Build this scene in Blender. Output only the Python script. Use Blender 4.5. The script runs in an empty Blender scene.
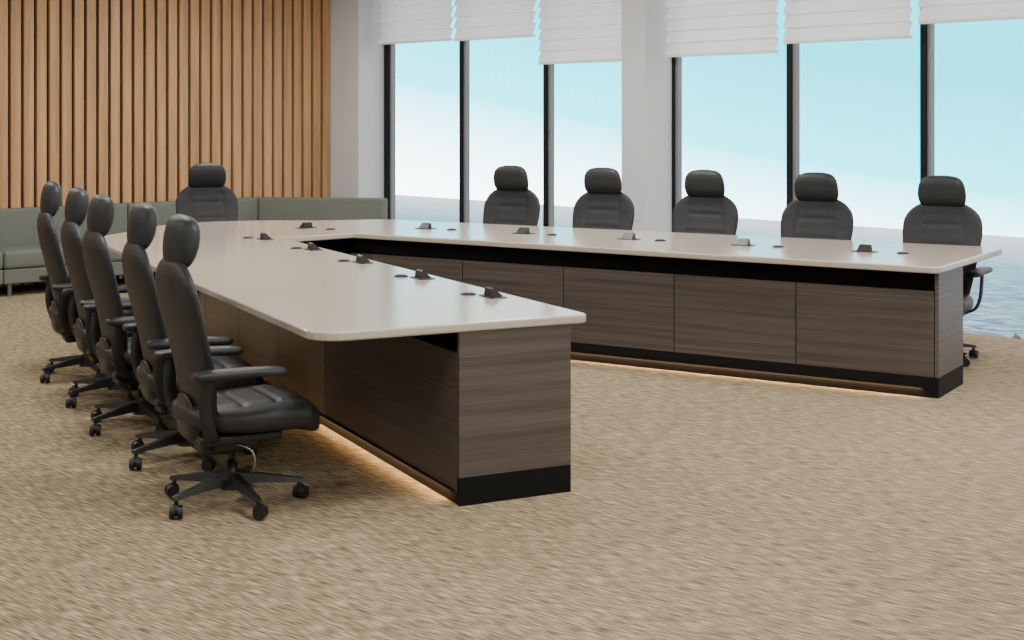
import bpy, bmesh, math, random
import numpy as np
from mathutils import Vector, Matrix, noise as mnoise
random.seed(4)
C = bpy.context.scene.collection
rad = math.radians

# ------------------------------------------------------------------ helpers
def lin(c):
    return tuple(((v/255)/12.92 if v/255 <= .04045 else ((v/255+.055)/1.055)**2.4) for v in c)+(1,)

def mat(name, rgb, rough=.5, metal=0, spec=.5):
    m = bpy.data.materials.new(name); m.use_nodes = True
    p = m.node_tree.nodes['Principled BSDF']
    p.inputs['Base Color'].default_value = lin(rgb)
    p.inputs['Roughness'].default_value = rough
    p.inputs['Metallic'].default_value = metal
    p.inputs['Specular IOR Level'].default_value = spec
    return m

def noise_mat(name, c1, c2, scale, rough=.5, detail=4, lo=.35, hi=.65, bump=0, spec=.5, rnd=0, nscale=1.0):
    m = mat(name, c1, rough, 0, spec); nt = m.node_tree; N = nt.nodes; L = nt.links
    p = N['Principled BSDF']
    tc = N.new('ShaderNodeTexCoord'); mp = N.new('ShaderNodeMapping')
    mp.inputs['Scale'].default_value = scale
    L.new(tc.outputs['Object'], mp.inputs['Vector'])
    vec = mp.outputs['Vector']
    if rnd:
        oi = N.new('ShaderNodeObjectInfo'); ml = N.new('ShaderNodeMath'); ml.operation = 'MULTIPLY'
        ml.inputs[1].default_value = 37.0
        L.new(oi.outputs['Random'], ml.inputs[0])
        ad = N.new('ShaderNodeVectorMath'); ad.operation = 'ADD'
        L.new(vec, ad.inputs[0]); L.new(ml.outputs[0], ad.inputs[1]); vec = ad.outputs[0]
    n = N.new('ShaderNodeTexNoise'); n.inputs['Scale'].default_value = nscale
    n.inputs['Detail'].default_value = detail; n.inputs['Roughness'].default_value = .6
    L.new(vec, n.inputs['Vector'])
    r = N.new('ShaderNodeValToRGB')
    r.color_ramp.elements[0].position = lo; r.color_ramp.elements[0].color = lin(c1)
    r.color_ramp.elements[1].position = hi; r.color_ramp.elements[1].color = lin(c2)
    L.new(n.outputs['Fac'], r.inputs['Fac']); L.new(r.outputs['Color'], p.inputs['Base Color'])
    if bump:
        b = N.new('ShaderNodeBump'); b.inputs['Strength'].default_value = bump; b.inputs['Distance'].default_value = .01
        L.new(n.outputs['Fac'], b.inputs['Height']); L.new(b.outputs['Normal'], p.inputs['Normal'])
    return m

def link(o, parent=None):
    C.objects.link(o)
    if parent is not None: o.parent = parent
    return o

def mesh(name, verts, faces, m, parent=None, smooth=False, loc=(0,0,0), rz=0):
    me = bpy.data.meshes.new(name); me.from_pydata([tuple(v) for v in verts], [], faces); me.update()
    bm = bmesh.new(); bm.from_mesh(me); bmesh.ops.recalc_face_normals(bm, faces=bm.faces); bm.to_mesh(me); bm.free()
    if m: me.materials.append(m)
    if smooth:
        for p in me.polygons: p.use_smooth = True
    o = bpy.data.objects.new(name, me); link(o, parent); o.location = loc; o.rotation_euler[2] = rz
    return o

def bm_obj(name, bm, m, parent=None, smooth=False, loc=(0,0,0), rz=0):
    bmesh.ops.recalc_face_normals(bm, faces=bm.faces)
    me = bpy.data.meshes.new(name); bm.to_mesh(me); bm.free()
    if m: me.materials.append(m)
    if smooth:
        for p in me.polygons: p.use_smooth = True
    o = bpy.data.objects.new(name, me); link(o, parent); o.location = loc; o.rotation_euler[2] = rz
    return o

def add_box(bm, x0, x1, y0, y1, z0, z1, bev=0, seg=2):
    r = bmesh.ops.create_cube(bm, size=1)
    vs = r['verts']
    for v in vs:
        v.co = Vector(((x0+x1)/2+v.co.x*(x1-x0), (y0+y1)/2+v.co.y*(y1-y0), (z0+z1)/2+v.co.z*(z1-z0)))
    if bev:
        es = list({e for v in vs for e in v.link_edges})
        bmesh.ops.bevel(bm, geom=es, offset=bev, segments=seg, profile=.5, affect='EDGES')

def box(name, x0, x1, y0, y1, z0, z1, m, parent=None, bev=0, seg=2, smooth=False, loc=(0,0,0), rz=0):
    bm = bmesh.new(); add_box(bm, x0, x1, y0, y1, z0, z1, bev, seg)
    return bm_obj(name, bm, m, parent, smooth, loc, rz)

def add_cyl(bm, p0, p1, r0, r1, n=20):
    p0 = Vector(p0); p1 = Vector(p1); d = p1-p0
    q = d.to_track_quat('Z', 'Y').to_matrix().to_4x4()
    bmesh.ops.create_cone(bm, cap_ends=True, segments=n, radius1=r0, radius2=r1, depth=d.length,
                          matrix=Matrix.Translation((p0+p1)/2) @ q)

def loft(rings, closed=True):
    n = len(rings[0]); v = [p for r in rings for p in r]; f = []
    for i in range(len(rings)-1):
        for j in range(n):
            k = (j+1) % n
            f.append((i*n+j, i*n+k, (i+1)*n+k, (i+1)*n+j))
    f.append(tuple(range(n))[::-1]); f.append(tuple(range((len(rings)-1)*n, len(rings)*n)))
    return v, f

def tube(points, rx, rz, n=12, up=(0,1,0)):
    """sweep an elliptical section: rx along `up` axis, rz across"""
    P = [Vector(p) for p in points]; rings = []; up = Vector(up)
    for i, p in enumerate(P):
        t = (P[min(i+1, len(P)-1)]-P[max(i-1, 0)]).normalized()
        b = t.cross(up).normalized(); u = b.cross(t).normalized()
        rings.append([p+u*rx*math.cos(a)+b*rz*math.sin(a) for a in [2*math.pi*k/n for k in range(n)]])
    return loft(rings)

def smooth_path(pts, n=24):
    pts = np.array(pts, float); out = []
    for i in range(len(pts)-1):
        p0 = pts[max(i-1, 0)]; p1 = pts[i]; p2 = pts[i+1]; p3 = pts[min(i+2, len(pts)-1)]
        for k in range(n//(len(pts)-1)+1):
            t = k/(n//(len(pts)-1)+1)
            out.append(.5*((2*p1)+(-p0+p2)*t+(2*p0-5*p1+4*p2-p3)*t*t+(-p0+3*p1-3*p2+p3)*t**3))
    out.append(pts[-1]); return [tuple(o) for o in out]

def sgp(v, e): return math.copysign(abs(v)**e, v)

def tag(o, label, cat, group=None, kind=None):
    o['label'] = label; o['category'] = cat
    if group: o['group'] = group
    if kind: o['kind'] = kind
    return o
def struct(o, label, cat):
    o['kind'] = 'structure'; o['label'] = label; o['category'] = cat; return o

def empty(name, loc, rz=0):
    o = bpy.data.objects.new(name, None); o.empty_display_size = .2
    C.objects.link(o); o.location = loc; o.rotation_euler[2] = rz; return o

def copy_thing(root, loc, rz):
    r = root.copy(); C.objects.link(r); r.location = loc; r.rotation_euler[2] = rz
    for ch in list(root.children):
        c = ch.copy(); C.objects.link(c); c.parent = r
    return r

# ------------------------------------------------------------------ materials
M_wall = mat('wall_paint', (205,205,205), .8)
M_col = mat('column_paint', (206,209,214), .7)
M_ceil = mat('ceiling_paint', (235,235,232), .9)
M_dark = mat('dark_backing', (54,36,24), .8)
M_frame = mat('window_frame_metal', (30,32,34), .6, 0, .15)
M_kick = mat('matte_black_plinth', (15,15,15), .7, spec=.2)
M_core = mat('recess_black', (8,8,8), .8, spec=.1)
M_plastic = mat('black_plastic', (26,27,30), .42)
M_chrome = mat('chrome', (200,200,205), .15, 1)
M_top = noise_mat('tabletop_laminate', (182,173,161), (188,179,167), (60,60,60), .16, lo=.3, hi=.7, spec=.55)
M_wood = noise_mat('walnut_laminate', (62,55,52), (93,85,80), (.8,.8,52), .38, detail=7, lo=.3, hi=.7, rnd=1)
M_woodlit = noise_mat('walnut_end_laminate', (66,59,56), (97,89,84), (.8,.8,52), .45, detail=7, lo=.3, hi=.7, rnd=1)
M_woodglare = noise_mat('walnut_laminate_glare', (92,82,66), (112,101,84), (.8,.8,40), .28, detail=6, lo=.3, hi=.7, rnd=1)  # walnut with glare painted in as a lighter tone, far outer panels
M_sofa = noise_mat('sage_upholstery', (92,98,89), (101,107,98), (80,80,80), .75)
M_metal = mat('brushed_steel', (150,150,150), .3, 1)
M_leather = noise_mat('black_leather', (30,32,35), (35,37,40), (1,1,1), .52, nscale=60, bump=.08, spec=.42)
M_oak = noise_mat('oak_slats', (156,117,79), (198,154,108), (20,1,.9), .55, detail=7, lo=.3, hi=.7)
M_rock = noise_mat('shore_rock', (70,64,58), (120,112,102), (9,9,9), .9, detail=6)

# carpet
M_carpet = mat('woven_carpet', (150,130,105), .95, spec=.1)
nt = M_carpet.node_tree; N = nt.nodes; L = nt.links; p = N['Principled BSDF']
tc = N.new('ShaderNodeTexCoord')
rot = N.new('ShaderNodeMapping'); rot.inputs['Rotation'].default_value = (0,0,-rad(9)); L.new(tc.outputs['Object'], rot.inputs['Vector'])
def nz(scale, sc, det, loc=(0,0,0)):
    mp = N.new('ShaderNodeMapping'); mp.inputs['Scale'].default_value = scale; mp.inputs['Location'].default_value = loc
    L.new(rot.outputs['Vector'], mp.inputs['Vector'])
    n = N.new('ShaderNodeTexNoise'); n.inputs['Scale'].default_value = sc; n.inputs['Detail'].default_value = det
    L.new(mp.outputs['Vector'], n.inputs['Vector']); return n
n1 = nz((200,10,1), 1, 0); n2 = nz((.9,.5,1), 1, 2); n3 = nz((320,17,1), 1, 0, (5,3,0))
a = N.new('ShaderNodeMath'); a.operation = 'MULTIPLY_ADD'; a.inputs[1].default_value = .48
L.new(n1.outputs['Fac'], a.inputs[0])
b_ = N.new('ShaderNodeMath'); b_.operation = 'MULTIPLY'; b_.inputs[1].default_value = .06
L.new(n2.outputs['Fac'], b_.inputs[0]); L.new(b_.outputs[0], a.inputs[2])
c_ = N.new('ShaderNodeMath'); c_.operation = 'MULTIPLY_ADD'; c_.inputs[1].default_value = .46
L.new(n3.outputs['Fac'], c_.inputs[0]); L.new(a.outputs[0], c_.inputs[2])
r = N.new('ShaderNodeValToRGB')
r.color_ramp.elements[0].position = .35; r.color_ramp.elements[0].color = lin((94,82,64))
r.color_ramp.elements[1].position = .65; r.color_ramp.elements[1].color = lin((180,165,138))
e = r.color_ramp.elements.new(.5); e.color = lin((132,119,96))
L.new(c_.outputs[0], r.inputs['Fac']); L.new(r.outputs['Color'], p.inputs['Base Color'])

# glass
M_glass = bpy.data.materials.new('window_glass'); M_glass.use_nodes = True
nt = M_glass.node_tree; nt.nodes.clear()
o_ = nt.nodes.new('ShaderNodeOutputMaterial'); mx = nt.nodes.new('ShaderNodeMixShader'); mx.inputs[0].default_value = .05
t_ = nt.nodes.new('ShaderNodeBsdfTransparent'); t_.inputs[0].default_value = (.98,.99,1,1)
g_ = nt.nodes.new('ShaderNodeBsdfGlossy'); g_.inputs['Roughness'].default_value = .02
nt.links.new(t_.outputs[0], mx.inputs[1]); nt.links.new(g_.outputs[0], mx.inputs[2]); nt.links.new(mx.outputs[0], o_.inputs[0])

# shade fabric
M_shade = mat('shade_fabric', (250,251,253), .9)
nt = M_shade.node_tree; p = nt.nodes['Principled BSDF']; mo = nt.nodes['Material Output']
tl = nt.nodes.new('ShaderNodeBsdfTranslucent'); tl.inputs[0].default_value = (.95,.94,.95,1)
mx = nt.nodes.new('ShaderNodeMixShader'); mx.inputs[0].default_value = .34
nt.links.new(p.outputs[0], mx.inputs[1]); nt.links.new(tl.outputs[0], mx.inputs[2]); nt.links.new(mx.outputs[0], mo.inputs[0])

# sea
M_sea = mat('sea_water', (90,130,150), .5, spec=.10)
nt = M_sea.node_tree; N = nt.nodes; L = nt.links; p = N['Principled BSDF']
tc = N.new('ShaderNodeTexCoord'); mp = N.new('ShaderNodeMapping'); mp.inputs['Scale'].default_value = (6.5,2.6,1); mp.inputs['Rotation'].default_value = (0,0,.5)
L.new(tc.outputs['Object'], mp.inputs['Vector'])
n = N.new('ShaderNodeTexNoise'); n.inputs['Scale'].default_value = 1.5; n.inputs['Detail'].default_value = 6; n.inputs['Distortion'].default_value = .8
L.new(mp.outputs['Vector'], n.inputs['Vector'])
r = N.new('ShaderNodeValToRGB'); r.color_ramp.elements[0].position = .40; r.color_ramp.elements[0].color = lin((26,86,120))
r.color_ramp.elements[1].position = .62; r.color_ramp.elements[1].color = lin((170,208,226)); L.new(n.outputs['Fac'], r.inputs['Fac'])
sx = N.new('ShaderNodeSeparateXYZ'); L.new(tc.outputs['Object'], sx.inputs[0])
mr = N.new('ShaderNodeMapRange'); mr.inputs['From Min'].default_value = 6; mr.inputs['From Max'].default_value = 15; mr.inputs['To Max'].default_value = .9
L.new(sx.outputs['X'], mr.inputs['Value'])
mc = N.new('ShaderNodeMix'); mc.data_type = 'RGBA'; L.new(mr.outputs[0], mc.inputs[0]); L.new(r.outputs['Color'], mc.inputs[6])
mc.inputs[7].default_value = lin((140,206,236))  # distance haze painted into the water colour
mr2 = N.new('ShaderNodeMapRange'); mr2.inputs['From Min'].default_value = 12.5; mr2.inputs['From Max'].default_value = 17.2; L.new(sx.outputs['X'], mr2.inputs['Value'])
mc2 = N.new('ShaderNodeMix'); mc2.data_type = 'RGBA'; L.new(mr2.outputs[0], mc2.inputs[0]); L.new(mc.outputs[2], mc2.inputs[6]); mc2.inputs[7].default_value = lin((230,248,254))  # far edge paled further, painted haze blending towards the sky
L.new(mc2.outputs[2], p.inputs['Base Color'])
bp = N.new('ShaderNodeBump'); bp.inputs['Strength'].default_value = .8; bp.inputs['Distance'].default_value = .1
L.new(n.outputs['Fac'], bp.inputs['Height']); L.new(bp.outputs['Normal'], p.inputs['Normal'])

# ------------------------------------------------------------------ room shell (X = towards windows, Y = towards slatted wall)
XW, XL, YB, YF, H = 3.7, -8.0, 8.65, -7.0, 3.2
struct(box('floor', XL, XW+.1, YF, YB, -.1, 0, M_carpet), 'beige woven carpet with fine diagonal streaks', 'carpet')
struct(box('ceiling', XL, XW+.1, YF, YB, H, H+.1, M_ceil), 'plain white ceiling', 'ceiling')
struct(box('wall_back', XL, XW+.1, YB, YB+.15, 0, H, M_dark), 'dark backing wall behind oak slats', 'wall')
struct(box('wall_left', XL-.15, XL, YF, YB, 0, H, M_wall), 'plain light grey wall', 'wall')
struct(box('wall_front', XL, XW+.1, YF-.15, YF, 0, H, M_wall), 'plain light grey wall', 'wall')
struct(box('wall_right', XW, XW+.12, YF, -1.0, 0, H, M_wall), 'plain light grey wall beside the windows', 'wall')
bm = bmesh.new(); x = 3.33-.092
while x > XL+.05:
    add_box(bm, x, x+.092, YB-.042, YB-.001, 0.0, H-.002); x -= .125
struct(bm_obj('trim_1', bm, M_oak), 'vertical oak slats covering the wall', 'wall panelling')
struct(box('trim_2', 3.34, XW+.1, 8.09, YB-.001, 0, H-.001, M_col), 'pale grey painted corner column', 'column')
struct(box('trim_3', 3.34, XW+.1, 3.93, 4.21, 0, H-.001, M_col), 'pale grey painted column between windows', 'column')

# windows
M_edge = mat('window_frame_grey', (120,124,128), .5)
bays = [(6.79,8.09),(5.54,6.79),(4.21,5.54),(2.675,3.93),(1.45,2.675),(.22,1.45),(-1.0,.22)]
for i,(y0,y1) in enumerate(bays):
    bm = bmesh.new(); f = .024; f1 = .08 if i in (0,) else f
    add_box(bm, XW-.02, XW+.06, y0+.001, y0+f, 0.001, H-.002)
    add_box(bm, XW-.02, XW+.06, y1-f1, y1-.001, 0.001, H-.002)
    add_box(bm, XW-.02, XW+.06, y0+f, y1-f1, H-.08, H-.002)
    w = bm_obj('window_%d'%(i+1), bm, M_frame)
    struct(w, 'tall dark-framed floor to ceiling window overlooking the sea', 'window')
    bm = bmesh.new()
    add_box(bm, XW+.0, XW+.055, y1-f1-.03, y1-f1, 0.001, H-.08)
    bm_obj('frame_bead', bm, M_edge, w)
    mesh('glass', [(XW+.045,y0+f,.001),(XW+.045,y1-f1-.03,.001),(XW+.045,y1-f1-.03,H-.08),(XW+.045,y0+f,H-.08)], [(0,1,2,3)], M_glass, w)

# roman shades
zb = [2.38,2.37,2.10,2.12,2.19,2.29,2.29]
for i,((y0,y1),z0) in enumerate(zip(bays, zb)):
    root = empty('roman_shade', (3.60, (y0+y1)/2-(.02 if i in (0,) else 0), z0))
    tag(root, 'white pleated fabric roman shade partly lowered over window', 'window shade', 'white roman shades on the windows')
    h = (y1-y0)/2-.035; top = H-.06-z0
    n = max(3, round(top/.105)); pit = top/n; prof = []
    for k in range(n):
        za = k*pit
        prof += [(-.010, za+.002), (-.030, za), (-.040, za+.008), (-.036, za+.03), (-.012, za+pit*.75), (0.0, za+pit*.96), (0.003, za+pit*.99)]
    prof.append((0, top))
    v = []; fcs = []
    for (dx, z) in prof:
        v += [(dx, -h, z), (dx, h, z)]
    for k in range(len(prof)-1): fcs.append((2*k, 2*k+1, 2*k+3, 2*k+2))
    mesh('shade_fabric', v, fcs, M_shade, root)
    box('bottom_rail', -.036, -.004, -h, h, -.02, .000, M_shade, root, bev=.004)
    box('head_rail', -.04, .03, -h, h, top, top+.05, M_shade, root, bev=.004)

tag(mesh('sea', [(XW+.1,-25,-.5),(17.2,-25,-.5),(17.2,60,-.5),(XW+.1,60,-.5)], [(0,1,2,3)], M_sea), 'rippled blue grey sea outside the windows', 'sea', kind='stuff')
for k,(x,y,s_) in enumerate([(4.15,.93,.10),(4.62,1.22,.10),(4.25,.42,.2)]):
    bm = bmesh.new(); bmesh.ops.create_icosphere(bm, subdivisions=3, radius=1)
    for v in bm.verts:
        nn = mnoise.noise(v.co*1.6+Vector((k*7,0,0)))
        v.co *= (1+.45*nn); v.co.x *= s_; v.co.y *= s_*1.2; v.co.z *= .19
    o = bm_obj('shore_rock', bm, M_rock, None, False, (x,y,-.33))
    tag(o, 'rough grey brown shore rock beside the water', 'rock', 'shore rocks outside the window')

# ------------------------------------------------------------------ table
table = empty('conference_table', (0,0,0))
tag(table, 'large V-shaped conference table with beige top and dark walnut panels', 'conference table')
ang = rad(15.6); sn, cs = math.sin(ang), math.cos(ang)
ZT, ZU = .75, .712
def rp(pts, rr, seg=10):
    out = []; n = len(pts)
    for i in range(n):
        p = Vector(pts[i]); a = Vector(pts[i-1]); b = Vector(pts[(i+1)%n]); r = rr[i]
        if r == 0: out.append(p); continue
        da = (a-p).normalized(); db = (b-p).normalized(); th = da.angle(db); d = r/math.tan(th/2)
        p0 = p+da*d; p1 = p+db*d; c = p+(da+db).normalized()*(r/math.sin(th/2))
        v0 = p0-c; v1 = p1-c; a0 = math.atan2(v0.y, v0.x); a1 = math.atan2(v1.y, v1.x)
        while a1-a0 > math.pi: a1 -= 2*math.pi
        while a1-a0 < -math.pi: a1 += 2*math.pi
        for k in range(seg+1):
            t = a0+(a1-a0)*k/seg; out.append(Vector((c.x+r*math.cos(t), c.y+r*math.sin(t))))
    return out
inn = (-1.381,-.072); out_ = (-2.566,.259); outr = (2.775,.285)
bo = (-1.271, 4.9)
pts = [(-.27,4.02), inn, out_, bo]; rr = [.008,.05,.14,.35]
K = 14
mid = []
for k in range(1,K):
    t = k/K; xx = -1.0+2.0*t; yy = 5.02+.66*math.cos(xx/1.0*math.pi/2)**.9 if abs(xx)<.999 else 5.0
    mid.append((xx*1.0, yy))
pts += mid; rr += [0]*len(mid)
pts += [(1.33,4.95), outr, (-inn[0],inn[1]), (.33,4.02)]; rr += [.35,.10,.05,.008]
poly = rp(pts, rr)
bm = bmesh.new(); vs = [bm.verts.new((p.x,p.y,ZU)) for p in poly]; f = bm.faces.new(vs)
ex = bmesh.ops.extrude_face_region(bm, geom=[f]); tv = [g for g in ex['geom'] if isinstance(g, bmesh.types.BMVert)]
bmesh.ops.translate(bm, verts=tv, vec=(0,0,ZT-ZU))
es = [e for e in bm.edges if abs(e.verts[0].co.z-e.verts[1].co.z) < 1e-5 and len(e.link_faces) == 2]
bmesh.ops.bevel(bm, geom=es, offset=.009, segments=3, profile=.5, affect='EDGES')
top = bm_obj('tabletop', bm, M_top, table)
top['label'] = 'smooth beige tabletop with rounded corners'

ZP = .602   # top of the side panels, below the black recess
def wing(sign):
    loc = (sign*1.455, 0, 0)
    rz = math.atan2(cs, -sign*sn)
    o = 1 if sign < 0 else -1   # outward local y sign
    def bx(name, x0, x1, y0, y1, z0, z1, m, bev=0):
        a, b = sorted((y0*o, y1*o))
        return box(name, x0, x1, a, b, z0, z1, m, table, bev=bev, loc=loc, rz=rz)
    L_, Wd = 4.2, .52
    x0 = -.04 if sign < 0 else -.022
    bx('base_core', .0, L_, .04, Wd-.04, .118, ZU-.001, M_core)
    bx('end_panel', x0, x0+.022, .0, Wd, .116, ZU-.001, M_woodlit, .001)
    wo = Wd-.023 if sign < 0 else Wd
    bx('toe_kick', x0, x0+.022, .0, Wd, .0, .115, M_kick, .001)
    bx('toe_kick', x0+.023, L_, .0, wo, .0, .115, M_kick, .001)
    xs = [x0+.024]+[.024+.8*k for k in range(1,6)]+[L_]
    for k in range(6):
        bx('side_panel', xs[k]+.003, xs[k+1]-.003, 0, .022, .117, ZP, M_wood, .001)
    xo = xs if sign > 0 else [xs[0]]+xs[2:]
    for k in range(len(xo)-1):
        pn = bx('side_panel', xo[k]+.003, xo[k+1]-.003, Wd-.022, Wd, .117 if sign > 0 else .05, ZP+.02, M_woodglare if (sign < 0 and k >= 1) else M_wood, .001)
        if sign < 0 and k >= 1: pn['label'] = 'walnut laminate side panel with painted glare'
    if sign < 0: bx('plinth_line', x0+.024, L_, Wd-.022, Wd-.004, 0, .048, M_kick)
    # slim black channels along the plinth carrying warm downward LED light
    for (ya, yb) in ((-.014,-.0005),(Wd+.0005,Wd+.014)):
        bx('light_channel', .0, L_-.1, ya, yb, .054, .059, M_kick)
        l = bpy.data.lights.new('light_strip', 'AREA'); l.shape = 'RECTANGLE'; l.size = L_-.25; l.size_y = .010
        l.energy = 7; l.color = (1,.60,.28)
        lo = bpy.data.objects.new('light_strip', l); C.objects.link(lo); lo.parent = table
        xm = (L_-.1)/2; ym = (ya+yb)/2*o
        lo.location = (loc[0]+xm*math.cos(rz)-ym*math.sin(rz), xm*math.sin(rz)+ym*math.cos(rz), .053)
        lo.rotation_euler[2] = rz
wing(-1); wing(1)
def prism(name, pl, z0, z1, m, parent, loc=(0,0,0), bev=0):
    bm = bmesh.new(); vs = [bm.verts.new((a_,b_2,z0)) for a_,b_2 in pl]; f = bm.faces.new(vs)
    ex = bmesh.ops.extrude_face_region(bm, geom=[f]); tv = [g for g in ex['geom'] if isinstance(g, bmesh.types.BMVert)]
    bmesh.ops.translate(bm, verts=tv, vec=(0,0,z1-z0))
    if bev: bmesh.ops.bevel(bm, geom=list(bm.edges), offset=bev, segments=4, profile=.5, affect='EDGES')
    return bm_obj(name, bm, m, parent, bool(bev), loc)
pl = [(-.325,4.12),(-.826,4.22),(-.6,4.75),(.6,4.75),(.826,4.22),(.325,4.12)]
prism('base_back', pl, .116, ZP, M_core, table)
prism('base_back_recess', [(a*.95,4.42+(b-4.42)*.9) for a,b in pl], ZP, ZU-.001, M_core, table)
prism('toe_kick', pl, 0, .115, M_kick, table)

def c2r(x, d):
    rx, ry = x-1.31, d-7.055
    th = rad(42.2); return (rx*math.cos(th)+ry*math.sin(th), -rx*math.sin(th)+ry*math.cos(th))
pu = empty('power_unit', (0,0,ZT))
bm = bmesh.new(); add_box(bm, -.072,.072,-.042,.042,0,.004,.001)
bm_obj('cover_plate', bm, M_plastic, pu)
v = [(-.042,-.036,.0035),(.042,-.036,.0035),(.042,.026,.0035),(-.042,.026,.0035),(-.034,.010,.044),(.034,.010,.044),(.036,.024,.040),(-.036,.024,.040)]
mesh('socket_housing', v, [(0,1,2,3),(4,5,6,7),(0,1,5,4),(1,2,6,5),(2,3,7,6),(3,0,4,7)], M_plastic, pu)
bm = bmesh.new(); add_cyl(bm, (0,0,0), (0,0,.006), .038, .036, 32); add_cyl(bm, (0,0,.006), (0,0,.010), .027, .025, 32)
gr = bm_obj('cable_grommet', bm, M_plastic)
tag(pu, 'black pop-up power socket unit on the beige tabletop', 'power socket', 'power socket units on the tabletop')
tag(gr, 'small round black cable grommet on the beige tabletop', 'cable grommet', 'cable grommets on the tabletop')
units = []
for l in (.66,1.50,2.38,3.26):
    units.append((-1.956+sn*l+.49*cs, .14+cs*l-.49*sn, math.pi/2-ang, -.035, .135))
for l in (.60,1.41,2.25,3.1,3.96):
    units.append((1.455-sn*l+cs*.59, cs*l+sn*.59, 1.5*math.pi+ang, .24*sn, -.24*cs))
units.append((-.42,4.0,math.pi/2-ang,-.045,.15)); units.append((.33,4.62,math.pi,.05,-.25))
for k,(x,y,rz,dx,dy) in enumerate(units):
    if k == 0:
        pu.location = (x,y,ZT+.0005); pu.rotation_euler[2] = rz; gr.location = (x+dx,y+dy,ZT+.0005)
    else:
        copy_thing(pu, (x,y,ZT+.0005), rz)
        g = gr.copy(); C.objects.link(g); g.location = (x+dx,y+dy,ZT+.0005)

# ------------------------------------------------------------------ office chair (faces +X)
def build_chair():
    R = empty('office_chair', (0,0,0))
    def P(name, vf, m=M_leather): return mesh(name, vf[0], vf[1], m, R, smooth=True)
    # backrest
    zs = [.365,.375,.39,.42,.50,.60,.70,.80,.86,.90,.935,.965,.985,1.000,1.012,1.020,1.024]
    aw = [.10,.15,.18,.200,.218,.236,.252,.264,.264,.257,.240,.214,.188,.160,.135,.10,.05]
    tw = [.010,.022,.029,.034,.039,.040,.038,.037,.036,.036,.035,.033,.030,.027,.021,.013,.006]
    xc = [-.130,-.132,-.137,-.145,-.158,-.176,-.203,-.231,-.243,-.249,-.253,-.252,-.250,-.248,-.247,-.246,-.246]
    zz = np.concatenate([np.linspace(.365,.40,7), np.linspace(.41,.90,44), np.linspace(.91,1.024,26)])
    rings = []; n = 80
    for z in zz:
        a = np.interp(z, zs, aw); t = np.interp(z, zs, tw); x0 = np.interp(z, zs, xc); ring = []
        for k in range(n):
            th = 2*math.pi*k/n
            y = a*sgp(math.cos(th), .82); x = t*sgp(math.sin(th), .75)
            wrap = .028*(abs(y)/.27)**2.2
            if math.sin(th) > 0:
                fade = max(0, min(1, (.985-z)/.06))
                yg = .125+.035*min(1,max(0,(.95-z)/.3))
                g = .006*math.exp(-((abs(y)-yg)/.012)**2)*fade
                for zg in (.58,.74,.87):
                    if abs(y) < yg: g += .004*math.exp(-((z-zg)/.012)**2)
                x -= g
            ring.append((x0+x+wrap, y, z))
        rings.append(ring)
    P('backrest', loft(rings))
    # headrest
    zs = [.986,.990,.999,1.015,1.04,1.072,1.11,1.14,1.162,1.178,1.188,1.194,1.197]
    aw = [.100,.124,.141,.152,.158,.160,.156,.148,.136,.120,.098,.070,.035]
    tw = [.012,.019,.027,.036,.045,.051,.053,.051,.046,.038,.028,.017,.006]
    xc = [-.240,-.240,-.238,-.234,-.228,-.222,-.216,-.212,-.210,-.209,-.209,-.209,-.209]
    zz = np.concatenate([np.linspace(.986,1.03,12), np.linspace(1.038,1.14,15), np.linspace(1.146,1.197,16)])
    rings = []
    for z in zz:
        a = np.interp(z, zs, aw); t = np.interp(z, zs, tw); x0 = np.interp(z, zs, xc); ring = []
        for k in range(48):
            th = 2*math.pi*k/48
            y = a*sgp(math.cos(th), .76); x = t*sgp(math.sin(th), .85)
            ring.append((x0+x+.018*(abs(y)/.15)**2, y, z))
        rings.append(ring)
    P('headrest', loft(rings))
    P('headrest_stem', tube(smooth_path([(-.262,0,.92),(-.268,0,.96),(-.262,0,1.01),(-.25,0,1.05)],12), .05, .010, 12), M_plastic)
    # seat: contoured pan with raised bolsters, dished centre and rolled front
    xs = [-.215,-.205,-.18,-.1,0,.1,.2,.26,.30,.322,.334]
    aw = [.10,.16,.20,.235,.256,.260,.256,.245,.220,.175,.09]
    tw = [.015,.034,.048,.058,.063,.067,.071,.073,.064,.044,.016]
    zc = [.390,.390,.388,.381,.376,.377,.378,.368,.349,.335,.327]
    xx = np.concatenate([np.linspace(-.215,-.17,9), np.linspace(-.16,.25,40), np.linspace(.26,.334,16)])
    rings = []; n = 72
    for x in xx:
        a = np.interp(x, xs, aw); t = np.interp(x, xs, tw); z0 = np.interp(x, xs, zc); ring = []
        for k in range(n):
            th = 2*math.pi*k/n
            y = a*sgp(math.cos(th), .8); z = t*sgp(math.sin(th), .68)
            if math.sin(th) > 0:
                z -= .009*math.exp(-((abs(y)-a*.66)/.011)**2)
                z += .014*(abs(y)/a)**2*math.sin(th)
                if abs(y) < a*.66:
                    z -= .008*math.exp(-((x-.14)/.010)**2)+.008*math.exp(-((x-.0)/.010)**2)
            ring.append((x, y, z0+z))
        rings.append(ring)
    P('seat', loft(rings))
    box('seat_shell', -.18,.16,-.18,.18,.284,.322, M_plastic, R, bev=.012, seg=3, smooth=True)
    box('tilt_mechanism', -.14,.10,-.075,.075,.222,.290, M_plastic, R, bev=.018, seg=3, smooth=True)
    rings = []
    for x,a,z0,z1 in [(-.205,.06,.33,.45),(-.202,.09,.31,.47),(-.194,.11,.29,.47),(-.175,.12,.275,.43),(-.15,.12,.262,.38),(-.10,.10,.237,.31)]:
        zc_ = (z0+z1)/2; hz = (z1-z0)/2
        rings.append([(x, a*sgp(math.cos(q),.6), zc_+hz*sgp(math.sin(q),.6)) for q in [2*math.pi*k/28 for k in range(28)]])
    P('back_bracket', loft(rings), M_plastic)
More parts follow.
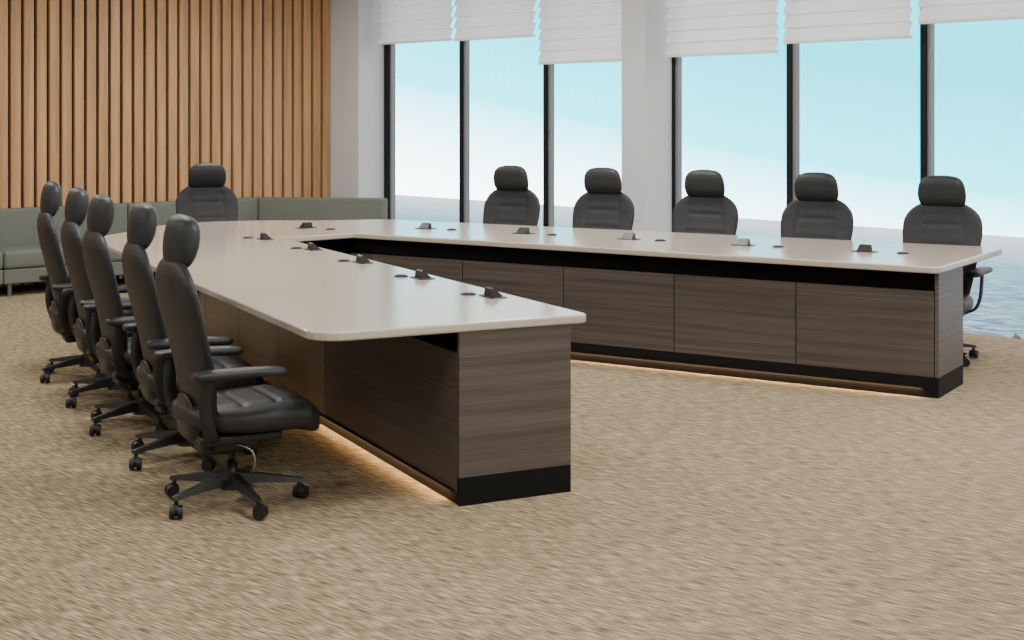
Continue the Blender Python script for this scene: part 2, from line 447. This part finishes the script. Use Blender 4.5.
    for sy in (-1,1):
        pts = smooth_path([(-.11,sy*.14,.298),(-.15,sy*.225,.325),(-.175,sy*.255,.39),(-.185,sy*.264,.48),(-.17,sy*.272,.575)],24)
        P('armrest_support', tube(pts, .028, .011, 14, up=(1,0,0)), M_plastic)
        rings = []; X = [-.245,-.239,-.225,-.17,-.06,.05,.11,.130,.137]; A = [.024,.036,.044,.047,.048,.048,.045,.034,.018]; T = [.008,.014,.018,.020,.019,.018,.017,.013,.007]
        for x in np.concatenate([np.linspace(-.245,-.215,6),np.linspace(-.19,.10,16),np.linspace(.108,.137,7)]):
            a = np.interp(x,X,A); t = np.interp(x,X,T)
            rings.append([(x, sy*.284+a*sgp(math.cos(q),.7), .586-.006*max(0,x/.13)+t*sgp(math.sin(q),.6)) for q in [2*math.pi*k/24 for k in range(24)]])
        P('armrest_pad', loft(rings))
    bm = bmesh.new(); add_cyl(bm,(0,0,.07),(0,0,.17),.027,.025); add_cyl(bm,(0,0,.17),(0,0,.230),.015,.015)
    bm_obj('gas_cylinder', bm, M_plastic, R, True)
    P('adjustment_lever', tube(smooth_path([(-.02,-.07,.262),(.01,-.125,.262),(.042,-.143,.238),(.056,-.140,.19),(.05,-.11,.14)],24), .0045,.0045,8,up=(0,.3,1)), M_chrome)
    bm = bmesh.new(); add_cyl(bm,(0,0,.065),(0,0,.135),.048,.036,24)
    off = 58
    for k in range(5):
        q = rad(72*k+off); d = Vector((math.cos(q),math.sin(q),0)); s = Vector((-math.sin(q),math.cos(q),0))
        sec = [(.02,.028,.085,.13),(.12,.024,.083,.118),(.22,.019,.078,.100),(.28,.016,.072,.09),(.295,.012,.074,.086)]
        vr = []
        for (r_,w_,z0,z1) in sec:
            c = d*r_
            vr.append([bm.verts.new(c+s*w_+Vector((0,0,z0))), bm.verts.new(c-s*w_+Vector((0,0,z0))),
                       bm.verts.new(c-s*w_*.6+Vector((0,0,z1))), bm.verts.new(c+s*w_*.6+Vector((0,0,z1)))])
        for i in range(len(vr)-1):
            for j in range(4):
                bm.faces.new((vr[i][j],vr[i][(j+1)%4],vr[i+1][(j+1)%4],vr[i+1][j]))
        bm.faces.new(vr[0]); bm.faces.new(vr[-1])
    bm_obj('star_base', bm, M_plastic, R)
    for k in range(5):
        q = rad(72*k+off); c = Vector((math.cos(q)*.278, math.sin(q)*.278, 0)); h = rad(72*k+off+50)
        ax = Vector((-math.sin(h), math.cos(h), 0)); fw = Vector((math.cos(h), math.sin(h), 0))*.012
        bm = bmesh.new()
        for sg in (-1,1):
            a0 = c+fw+Vector((0,0,.0285)); add_cyl(bm, a0+ax*sg*.007, a0+ax*sg*.026, .028, .025, 24)
        add_cyl(bm, c+Vector((0,0,.035)), c+Vector((0,0,.078)), .009, .009, 12)
        add_cyl(bm, c+fw-ax*.02+Vector((0,0,.0285)), c+fw+ax*.02+Vector((0,0,.0285)), .012, .012, 12)
        add_cyl(bm, c+fw*.6-ax*.008+Vector((0,0,.036)), c+fw*.6+ax*.008+Vector((0,0,.036)), .026, .026, 20)
        bm_obj('caster', bm, M_plastic, R)
    return R

ch = build_chair()
lab = 'black leather high-back office chair with headrest'
spots = []
for i,(hx,hd) in enumerate([(-1.335,5.77),(-1.69,6.54),(-2.08,7.23),(-2.405,7.90),(-2.78,8.62)]):
    fx, fy = .894, .448
    x, y = c2r(hx+.2*fx, hd+.2*fy)
    spots.append((x, y, -ang+rad([2,-1,1,0,-1][i]), lab+' along the sloping table side'))
for i,(px,hd) in enumerate([(.0,11.40),(.71,10.95),(1.425,10.5),(2.155,10.03),(2.875,9.50)][::-1]):
    x, y = c2r(px-.22*.532, hd-.22*.8466)
    spots.append((x, y, math.pi+ang+rad([0,1,-1,1,0][i]), lab+' before the windows'))
x, y = c2r(-2.55+.1, 11.94-.2)
spots.append((x, y+.02, rad(-105), lab+' at the table head'))
for i,(x,y,rz,lb) in enumerate(spots):
    if i == 0:
        ch.location = (x,y,0); ch.rotation_euler[2] = rz; o = ch
    else: o = copy_thing(ch, (x,y,0), rz)
    tag(o, lb, 'chair', 'black office chairs around the table')

# ------------------------------------------------------------------ sofas along slatted wall
def sofa(x0, x1):
    r = empty('sofa', ((x0+x1)/2, 8.24, 0))
    tag(r, 'low sage green upholstered bench sofa against slatted wall', 'sofa', 'sage green sofa modules')
    h = (x1-x0)/2-.004
    box('seat_base', -h, h, -.35, .34, .11, .24, M_sofa, r, bev=.012, seg=3, smooth=False)
    box('seat_cushion', -h, h, -.36, .24, .241, .40, M_sofa, r, bev=.03, seg=4, smooth=True)
    box('backrest', -h, h, .225, .35, .20, .735, M_sofa, r, bev=.025, seg=4, smooth=True)
    for sx_ in (-1,1):
        for yy in (-.3,.28):
            bm = bmesh.new(); add_box(bm, sx_*(h-.06)-.018, sx_*(h-.06)+.018, yy-.018, yy+.018, 0, .112, .003)
            bm_obj('leg', bm, M_metal, r)
sofa(-2.11,-.63); sofa(-.63,.85); sofa(.85,2.33)
# angled corner module cutting across to the column
r = empty('sofa', (2.8, 7.9, 0))
tag(r, 'low sage green angled corner sofa by the column', 'sofa', 'sage green sofa modules')
def off(pl_): return [(a_-2.8, b_3-7.9) for a_,b_3 in pl_]
prism('seat_base', off([(2.336,8.46),(2.336,7.89),(2.60,7.50),(3.18,7.50)]), .11, .24, M_sofa, r, bev=.01)
prism('seat_cushion', off([(2.336,8.46),(2.336,7.88),(2.59,7.49),(3.18,7.49)]), .241, .40, M_sofa, r, bev=.025)
prism('backrest', off([(2.336,8.47),(3.19,7.48),(3.31,7.52),(2.44,8.575),(2.336,8.58)]), .11, .735, M_sofa, r, bev=.02)
for (lx,ly) in ((2.40,8.2),(2.42,7.92),(2.68,7.58),(3.1,7.55)):
    bm = bmesh.new(); add_box(bm, lx-2.8-.018, lx-2.8+.018, ly-7.9-.018, ly-7.9+.018, 0, .112, .003)
    bm_obj('leg', bm, M_metal, r)

# ------------------------------------------------------------------ lights
def area(loc, sx_, sy_, e, col=(1,.965,.92)):
    l = bpy.data.lights.new('ceiling_light', 'AREA'); l.shape = 'RECTANGLE'; l.size = sx_; l.size_y = sy_; l.energy = e; l.color = col
    o = bpy.data.objects.new('ceiling_light', l); C.objects.link(o); o.location = loc
    tag(o, 'recessed ceiling light panel', 'ceiling light'); return o
for x,ex_ in ((-5.6,58),(-2.2,80),(1.2,94)):
    for y in (-4.5,-.8,2.9,6.4):
        area((x,y,H-.02), .7, .7, ex_*(.85 if y > 6 else 1))

# world: hazy turquoise sky over the sea, neutral elsewhere
w = bpy.data.worlds.new('sky'); bpy.context.scene.world = w; w.use_nodes = True
nt = w.node_tree; N = nt.nodes; L = nt.links; bg = N['Background']
tc = N.new('ShaderNodeTexCoord'); sx = N.new('ShaderNodeSeparateXYZ'); L.new(tc.outputs['Generated'], sx.inputs[0])
m1 = N.new('ShaderNodeMath'); m1.operation = 'MULTIPLY_ADD'; m1.inputs[1].default_value = 1.9; m1.inputs[2].default_value = -.78
L.new(sx.outputs['X'], m1.inputs[0])
m2 = N.new('ShaderNodeMath'); m2.operation = 'MULTIPLY_ADD'; m2.inputs[1].default_value = 6.5; L.new(sx.outputs['Z'], m2.inputs[0]); L.new(m1.outputs[0], m2.inputs[2]); m2.use_clamp = True
r = N.new('ShaderNodeValToRGB'); r.color_ramp.elements[0].color = (10,11,11.2,1); r.color_ramp.elements[1].color = (0.0,2.8,3.5,1)
e = r.color_ramp.elements.new(.55); e.color = (0.05,4.6,5.5,1)
L.new(m2.outputs[0], r.inputs['Fac'])
mr = N.new('ShaderNodeMapRange'); mr.inputs['From Min'].default_value = .085; mr.inputs['From Max'].default_value = .13; L.new(sx.outputs['Z'], mr.inputs['Value'])
my = N.new('ShaderNodeMapRange'); my.inputs['From Min'].default_value = .46; my.inputs['From Max'].default_value = .34; L.new(sx.outputs['Y'], my.inputs['Value'])
mm = N.new('ShaderNodeMath'); mm.operation = 'MAXIMUM'; L.new(mr.outputs[0], mm.inputs[0]); L.new(my.outputs[0], mm.inputs[1])
mc = N.new('ShaderNodeMix'); mc.data_type = 'RGBA'; L.new(mm.outputs[0], mc.inputs[0]); L.new(r.outputs['Color'], mc.inputs[6]); mc.inputs[7].default_value = (2.2,2.0,1.9,1)
L.new(mc.outputs[2], bg.inputs['Color']); bg.inputs['Strength'].default_value = 1.0

# ------------------------------------------------------------------ camera
cam = bpy.data.cameras.new('camera'); co = bpy.data.objects.new('camera', cam); C.objects.link(co)
cx, cy = c2r(0,0)
co.location = (cx,cy,1.6); co.rotation_euler = (math.pi/2, 0, -rad(42.2))
cam.sensor_width = 36; cam.lens = 50; cam.shift_y = -(320-115)/1024; cam.clip_end = 300
bpy.context.scene.camera = co
